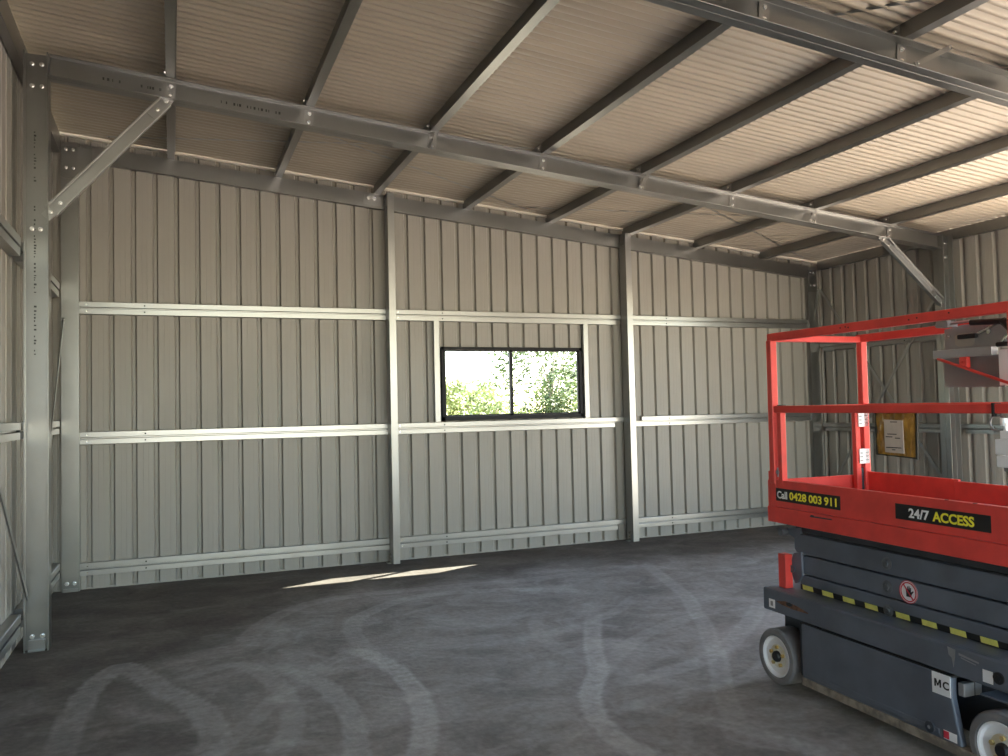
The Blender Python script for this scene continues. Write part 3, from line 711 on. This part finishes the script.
for s in (1.19, 1.33): m.cyl((.008, -s, 1.1205), (.008, -s, 1.1225), .009, 10)
lp(m, 'drain_hole', 'black')
# corner sleeve and posts
def post(w0, s0, z0, z1, t=.042, name='guard_rail_post', mm='red'):
    m = LB(); sb(m, w0, w0 + t, s0, s0 + t, z0, z1); return lp(m, name, mm, bevel=.004)
m = LB(); sb(m, -.002, .042, .0, .064, .969, 1.168); lp(m, 'post_socket', 'red', bevel=.003)
post(-.006, .018, 1.10, 1.91); post(-.002, .086, 1.10, 1.50, .036)
m = LB(); m.cyl((.017, -.105, 1.535), (.017, -.105, 1.54), .012, 12); sb(m, .004, .034, .086, .124, 1.5375, 1.5425); lp(m, 'hinge_cap', 'black')
m = LB(); m.cyl((-.006, -.085, 1.165), (.03, -.085, 1.165), .012, 12); m.cyl((.0, -.085, 1.14), (.0, -.085, 1.19), .006, 10); lp(m, 'latch_pin', 'plate')
post(.642, .022, 1.50, 1.91); post(.642, .022, .93, 1.50); post(.587, .022, .93, 1.50, .034)
m = LB(); sb(m, .62, .66, .015, .05, .94, 1.16); lp(m, 'gate_latch', 'greyd', bevel=.004)
for z0, z1 in ((1.402, 1.484), (1.185, 1.272)):
    m = LB(); sb(m, .603, .676, .058, .064, z0, z1); lb = lp(m, 'hinge_label', 'white', label='white label wrapped on gate post')
    for i in range(3):
        zz = z0 + .016 + i * .022
        m = LB(); sb(m, .608, .625, .0636, .0648, zz, zz + .004); sb(m, .648, .668, .0636, .0648, zz + .004, zz + .007); lp(m, 'label_print', 'ink', lb)
post(0, 1.512, .90, 1.91); post(.642, 1.56, .93, 1.91)
# rails
for w0 in (0, .642):
    m = LB(); sb(m, w0, w0 + .040, .018, 1.60, 1.904, 1.949); lp(m, 'top_rail', 'red', bevel=.006)
    m = LB(); sb(m, w0 + .003, w0 + .035, .056, 1.60, 1.498, 1.538); lp(m, 'mid_rail', 'red', bevel=.005)
m = LB(); sb(m, .03, .652, .022, .058, 1.902, 1.938); lp(m, 'end_top_rail', 'red', bevel=.006)
m = LB(); sb(m, .03, .65, .026, .056, 1.500, 1.536); lp(m, 'end_mid_rail', 'red', bevel=.005)
m = LB(); sb(m, .03, .652, 1.56, 1.60, 1.904, 1.945); lp(m, 'end_top_rail', 'red', bevel=.006)
m = LB()
for s, z in ((.60, 1.928), (.635, 1.930), (.655, 1.925), (1.03, 1.924), (1.075, 1.928), (1.245, 1.932)): m.cyl((-.001, -s, z), (.001, -s, z), .004, 8)
lp(m, 'chipped_paint', 'black')
# control bracket inside the near rail
wq = .122
m = LB(); side_prism(m, [(1.108, 1.782), (1.372, 1.772), (1.415, 1.80), (1.452, 1.848), (1.44, 1.885), (1.20, 1.885), (1.11, 1.872)], wq, wq + .004); cb = lp(m, 'control_bracket', 'plate', bevel=.001, label='grey metal control bracket with slot')
# slot: bright rounded opening with black handle
m = LB(); side_prism(m, [(1.165, 1.80), (1.185, 1.79), (1.25, 1.79), (1.262, 1.80), (1.262, 1.838), (1.25, 1.848), (1.185, 1.848), (1.165, 1.838)], wq - .0015, wq); lp(m, 'bracket_slot', 'wallp', cb, bevel=.0)
m = LB(); sb(m, wq - .02, wq - .002, 1.19, 1.285, 1.822, 1.842); lp(m, 'bracket_handle', 'black', cb, bevel=.005)
m = LB(); m.cyl((wq - .006, -1.335, 1.845), (wq, -1.335, 1.845), .010, 14); m.cyl((wq - .006, -1.135, 1.84), (wq, -1.135, 1.84), .008, 14); lp(m, 'bracket_bolt', 'bolt', cb)
m = LB(); sb(m, wq - .035, wq + .004, 1.075, 1.370, 1.742, 1.779); lp(m, 'bracket_lip', 'platel', cb, bevel=.003)
m = LB(); side_prism(m, [(1.092, 1.612), (1.392, 1.606), (1.392, 1.745), (1.092, 1.745)], wq + .01, wq + .016); lp(m, 'bracket_plate', 'plated', cb)
m = LB(); sb(m, wq - .02, wq + .02, 1.388, 1.50, 1.612, 1.762); lp(m, 'white_cover', 'white', cb, bevel=.004, label='white plastic cover')
m = LB(); m.bar((wq - .03, -1.095, 1.742), (wq - .045, -1.46, 1.618), .010, .012); lp(m, 'red_lever', 'red', cb, bevel=.003)
m = LB(); sb(m, wq - .032, wq - .008, 1.208, 1.246, 1.694, 1.748); m.cyl((wq - .036, -1.226, 1.722), (wq - .03, -1.226, 1.722), .007, 12); lp(m, 'lever_mount', 'red', cb, bevel=.003)
m = LB(); m.bar((wq - .006, -1.28, 1.838), (wq - .006, -1.42, 1.888), .006, .008); lp(m, 'edge_fold', 'bolt', cb)
m = LB(); m.bar((wq - .006, -1.382, 1.778), (wq - .006, -1.44, 1.845), .006, .010); lp(m, 'edge_fold', 'bolt', cb)
m = LB(); sb(m, wq - .02, wq + .01, 1.375, 1.47, 1.775, 1.795); lp(m, 'control_cable', 'black', cb, bevel=.006)
m = LB(); m.cyl((.06, -1.30, 1.885), (.07, -1.47, 1.875), .013, 10); m.cyl((.07, -1.44, 1.88), (.07, -1.48, 1.84), .016, 10); lp(m, 'control_cable', 'black', cb, smooth=True)
m = LB(); m.cyl((.06, -1.12, 1.887), (.06, -1.30, 1.892), .006, 8); sb(m, .04, .1, 1.14, 1.20, 1.876, 1.90); lp(m, 'bracket_clamp', 'plate', cb)
# white power inlet and cable ring at the right
m = LB(); sb(m, -.045, -.002, 1.475, 1.57, 1.335, 1.397); pw = lp(m, 'power_inlet', 'white', bevel=.004, label='white plastic power inlet')
m = LB(); sb(m, -.044, -.002, 1.479, 1.57, 1.284, 1.331); lp(m, 'inlet_lower_box', 'white', pw, bevel=.004)
m = LB(); sb(m, -.036, -.008, 1.492, 1.54, 1.397, 1.43); lp(m, 'inlet_neck', 'white', pw, bevel=.003)
m = LB(); m.cyl((-.02, -1.508, 1.43), (-.02, -1.508, 1.46), .010, 12); m.cyl((-.02, -1.500, 1.45), (-.02, -1.500, 1.48), .014, 12); lp(m, 'inlet_gland', 'white', pw, smooth=True)
m = LB(); sb(m, -.03, -.01, 1.50, 1.56, 1.268, 1.284); lp(m, 'inlet_tab', 'plate', pw)
m = LB()
for k in range(28):
    a = 2 * pi * k / 28; b_ = 2 * pi * (k + 1) / 28
    m.cyl((.0 + .018, -1.442 + cos(a) * .036, 1.458 + sin(a) * .033), (.018, -1.442 + cos(b_) * .036, 1.458 + sin(b_) * .033), .0045, 8)
lp(m, 'lanyard_ring', 'plated', smooth=True)
m = LB(); sb(m, -.003, .040, 1.432, 1.442, 1.485, 1.541); lp(m, 'lanyard_strap', 'black')
# lettering
def text(body, size, s, z, w, m_, name, parent, weight=.0, sx=1., depth=.0006):
    cu = bpy.data.curves.new('lettering', 'FONT'); cu.body = body; cu.size = size; cu.offset = weight; cu.extrude = depth; cu.resolution_u = 4
    tmp = bpy.data.objects.new('lettering_tmp', cu); col.objects.link(tmp)
    dg = bpy.context.evaluated_depsgraph_get(); me = bpy.data.meshes.new_from_object(tmp.evaluated_get(dg)); bpy.data.objects.remove(tmp)
    me.name = name
    # text x runs towards the viewer (-y), text y runs up
    me.transform(Matrix(((0, 0, -1, w), (-sx, 0, 0, -s), (0, 1, 0, z), (0, 0, 0, 1))))
    o = bpy.data.objects.new(name, me); col.objects.link(o); me.materials.clear(); me.materials.append(M[m_]); o.parent = parent; WM[o.name] = WM[parent.name].copy()
    xs = [v.co.y for v in me.vertices]; return o, -min(xs)
st = decal(0, .057, .559, 1.005, 1.076, 'black', 'call_sticker', 'black sticker with phone number')
o, e = text('Call', .056, .071, 1.021, -.0022, 'wlet', 'lettering', st, .0014)
for wd_ in ('0428', '003', '911'): o, e = text(wd_, .058, e + .018, 1.021, -.0022, 'yel', 'lettering', st, .0014, 1.17)
print('call end', e)
st = decal(0, .913, 1.408, 1.008, 1.079, 'black', 'access_sticker', 'black sticker reading 24/7 ACCESS')
o, e = text('24/7', .058, .99, 1.023, -.0022, 'wlet', 'lettering', st, .0016, 1.08)
o, e = text('ACCESS', .058, e + .02, 1.023, -.0022, 'yel', 'lettering', st, .0018, 1.02)
print('access end', e)
st = decal(WA, 1.150, 1.243, .296, .386, 'white', 'letter_label', 'white square label with black letters')
m = LB(); h_ = .033; side_prism(m, [(1.163 + a * .034, .326 + b * h_) for a, b in ((0, 0), (0, 1), (.26, 1), (.5, .42), (.74, 1), (1, 1), (1, 0), (.78, 0), (.78, .66), (.58, .16), (.42, .16), (.22, .66), (.22, 0))], WA - .0026, WA - .001); lp(m, 'lettering', 'ink', st); e = 1.197
o, e = text('C', .046, e + .008, .326, WA - .0022, 'ink', 'lettering', st, .0012)
st = decal(WA, 1.200, 1.266, .116, .152, 'white', 'round_label', 'small red and white label')
m = LB(); sb(m, WA - .0026, WA - .001, 1.201, 1.228, .119, .150); lp(m, 'label_patch', 'signred', st)
# document pouch hanging on the near mid rail
bg_ = thing('document_pouch', 'ochre vinyl document pouch with paper, hanging under the middle rail of the red lift', 'pouch')
BGM = WM['scissor_lift']
def bx2(mb, name, m_, bevel=0, label=None, parent=bg_):
    mb.v = [BGM @ v for v in mb.v]; o = mb.build(name, M[m_], parent, bevel=bevel)
    if label: o['label'] = label
    return o
m = MB(); nn = 14; g0 = [(.802 + .238 * i / nn) for i in range(nn + 1)]
vs = []; fs = []
for w_ in (0, 1):
    for j in range(nn + 1):
        for i in range(nn + 1):
            s = g0[i]; z = 1.499 - (.195 + .012 * i / nn) * j / nn
            bulge = .010 * sin(pi * i / nn) * sin(pi * j / nn) + .003 * sin(i * 1.9 + j * .8)
            vs.append(((.014 - bulge) if w_ == 0 else .019, -s, z))
Q = (nn + 1) ** 2
for j in range(nn):
    for i in range(nn):
        a = j * (nn + 1) + i; fs.append((a, a + 1, a + nn + 2, a + nn + 1)); fs.append((Q + a, Q + a + nn + 1, Q + a + nn + 2, Q + a + 1))
rim = [j for j in range(nn + 1)] + [j * (nn + 1) + nn for j in range(1, nn + 1)] + [nn * (nn + 1) + i for i in range(nn - 1, -1, -1)] + [j * (nn + 1) for j in range(nn - 1, 0, -1)]
for k in range(len(rim)): a, b_ = rim[k], rim[(k + 1) % len(rim)]; fs.append((a, Q + a, Q + b_, b_))
m.add(vs, fs); bx2(m, 'pouch_body', 'bag')
m = MB(); sb(m, .010, .020, .796, .803, 1.300, 1.499); bx2(m, 'binding', 'binding')
m = MB(); side_prism(m, [(1.036, 1.499), (1.045, 1.499), (1.040, 1.286), (1.030, 1.290)], .010, .020); bx2(m, 'binding', 'binding')
m = MB(); side_prism(m, [(.800, 1.304), (1.036, 1.296), (1.036, 1.290), (.800, 1.299)], .010, .020); bx2(m, 'binding', 'binding')
m = MB(); side_prism(m, [(.862, 1.468), (.972, 1.464), (.974, 1.312), (.862, 1.314)], .0005, .004); pp = bx2(m, 'paper_insert', 'paper', label='pale paper card')
for i, (a, b_, z) in enumerate(((.90, .94, 1.455), (.87, .91, 1.385), (.925, .955, 1.38), (.88, .935, 1.398), (.87, .96, 1.335), (.905, .925, 1.325))):
    m = MB(); sb(m, -.0006, .0006, a, b_, z, z + .004); bx2(m, 'paper_print', 'ink', parent=pp)
m = MB(); side_prism(m, [(.985, 1.485), (1.03, 1.498), (1.032, 1.486), (1.0, 1.470)], .004, .008); bx2(m, 'pouch_flap', 'bag')

# ---------------------------------------------------------------- trees beyond the window
def tree(x, y, h, r, label, mt, n, low=.3, seed=0):
    rr = random.Random(seed); t = thing('tree', label, 'tree', (x, y, 0), 0, None)
    m = MB(); m.cyl((x, y, -.02), (x + .1, y, h * .55), .12 * h / 5, 8, .05 * h / 5)
    for k in range(6):
        a = rr.uniform(0, 6.28); m.cyl((x + .06, y, h * rr.uniform(.25, .5)), (x + cos(a) * r * .6, y + sin(a) * r * .6, h * rr.uniform(.6, .85)), .045 * h / 5, 6, .015)
    m.build('trunk', M['bark'], t)
    m = MB(); cl = []
    for k in range(16):
        a = rr.uniform(0, 6.28); q = rr.uniform(.1, .75) * r; z = rr.uniform(low, .9) * h
        cl.append((x + cos(a) * q, y + sin(a) * q, z, rr.uniform(.28, .5) * r))
    for k in range(n):
        cx, cy, cz, cr = rr.choice(cl)
        d = Vector((rr.gauss(0, 1), rr.gauss(0, 1), rr.gauss(0, 1))).normalized() * cr * rr.uniform(.5, 1.05)
        p = Vector((cx, cy, cz)) + d; s = rr.uniform(.05, .12)
        u = Vector((rr.gauss(0, 1), rr.gauss(0, 1), rr.gauss(0, 1))).normalized(); v = u.orthogonal().normalized()
        m.add([p - u * s, p + v * s * .45, p + u * s, p - v * s * .45], [(0, 1, 2, 3)])
    o = m.build('foliage', M[mt], t)
    return t
tree(12.2, 26, 5.2, 2.2, 'taller leafy green tree in right pane of the window', 'leafA', 9500, .15, 1)
tree(10.3, 28, 2.75, 1.3, 'lower yellow-green tree right of centre in left window pane', 'leafB', 3600, .1, 2)
tree(8.3, 27, 3.0, 1.1, 'small bushy tree at left edge of left window pane', 'leafB', 3000, .1, 3)
tree(14.6, 28, 6.0, 1.2, 'slim green tree at far right edge of the window view', 'leafA', 3200, .1, 4)
tree(12.0, 21, 2.35, 1.6, 'low yellow-green shrub at bottom of right window pane', 'leafB', 3400, .1, 5)
tree(8.6, 23, 2.0, 1.6, 'low pale shrub at bottom of left window pane', 'leafB', 3000, .1, 6)

GR = {'steel_column': 'portal frame columns', 'corner_column': 'corner columns of the back wall', 'rafter': 'sloping roof rafters', 'roof_purlin': 'roof purlins',
      'wall_girt': 'horizontal wall girts', 'wall_post': 'full-height posts of the back wall', 'window_post': 'studs beside the window', 'knee_brace': 'knee braces',
      'fly_brace': 'fly braces on the rafters', 'roof_strap_brace': 'strap braces under the roof', 'wall_strap_brace': 'strap braces on the side walls', 'eave_beam': 'eave beams', 'tree': 'trees beyond the window'}
for o in list(scn.objects):
    k = o.name.split('.')[0]
    if o.parent is None and k in GR: o['group'] = GR[k]

# ---------------------------------------------------------------- light
w = bpy.data.worlds.new('world'); scn.world = w; w.use_nodes = True; nt = w.node_tree
bg = nt.nodes['Background']; sk = nt.nodes.new('ShaderNodeTexSky'); sk.sky_type = 'NISHITA'
sk.sun_disc = False; sun = Vector((.90, .39, 1.0)).normalized()
sk.sun_elevation = math.asin(sun.z); sk.sun_rotation = math.atan2(sun.x, sun.y); sk.air_density = 1.2; sk.dust_density = .4
nt.links.new(sk.outputs[0], bg.inputs[0]); bg.inputs[1].default_value = .46
ld = bpy.data.lights.new('sun', 'SUN'); ld.energy = 17; ld.angle = R(.6); ld.color = (1, .93, .82)
lo = bpy.data.objects.new('sun', ld); col.objects.link(lo); lo.rotation_euler = (-sun).to_track_quat('-Z', 'Y').to_euler(); lo.location = (20, 10, 25)
scn.view_settings.view_transform = 'Standard'; scn.view_settings.look = 'None'; scn.view_settings.gamma = 1; scn.view_settings.use_curve_mapping = False
scn.view_settings.exposure = 1.85
scn.cycles.max_bounces = 12; scn.cycles.diffuse_bounces = 6; scn.cycles.glossy_bounces = 4; scn.cycles.transparent_max_bounces = 12
scn.cycles.use_denoising = True; scn.cycles.sample_clamp_indirect = 6

# ---------------------------------------------------------------- camera
yaw, pitch, roll, F = .3847, .0387, -.0228, 819.29
fw = Vector((sin(yaw) * cos(pitch), cos(yaw) * cos(pitch), sin(pitch))); r = Vector((cos(yaw), -sin(yaw), 0)); u = r.cross(fw)
r2 = r * cos(roll) + u * sin(roll); u2 = -r * sin(roll) + u * cos(roll)
cd = bpy.data.cameras.new('camera'); cd.sensor_width = 36; cd.lens = F / 1008 * 36; cd.clip_start = .05; cd.clip_end = 300
co = bpy.data.objects.new('camera', cd); col.objects.link(co)
mw = Matrix((r2, u2, -fw)).transposed().to_4x4(); mw.translation = (0, 0, 1.55); co.matrix_world = mw
scn.camera = co
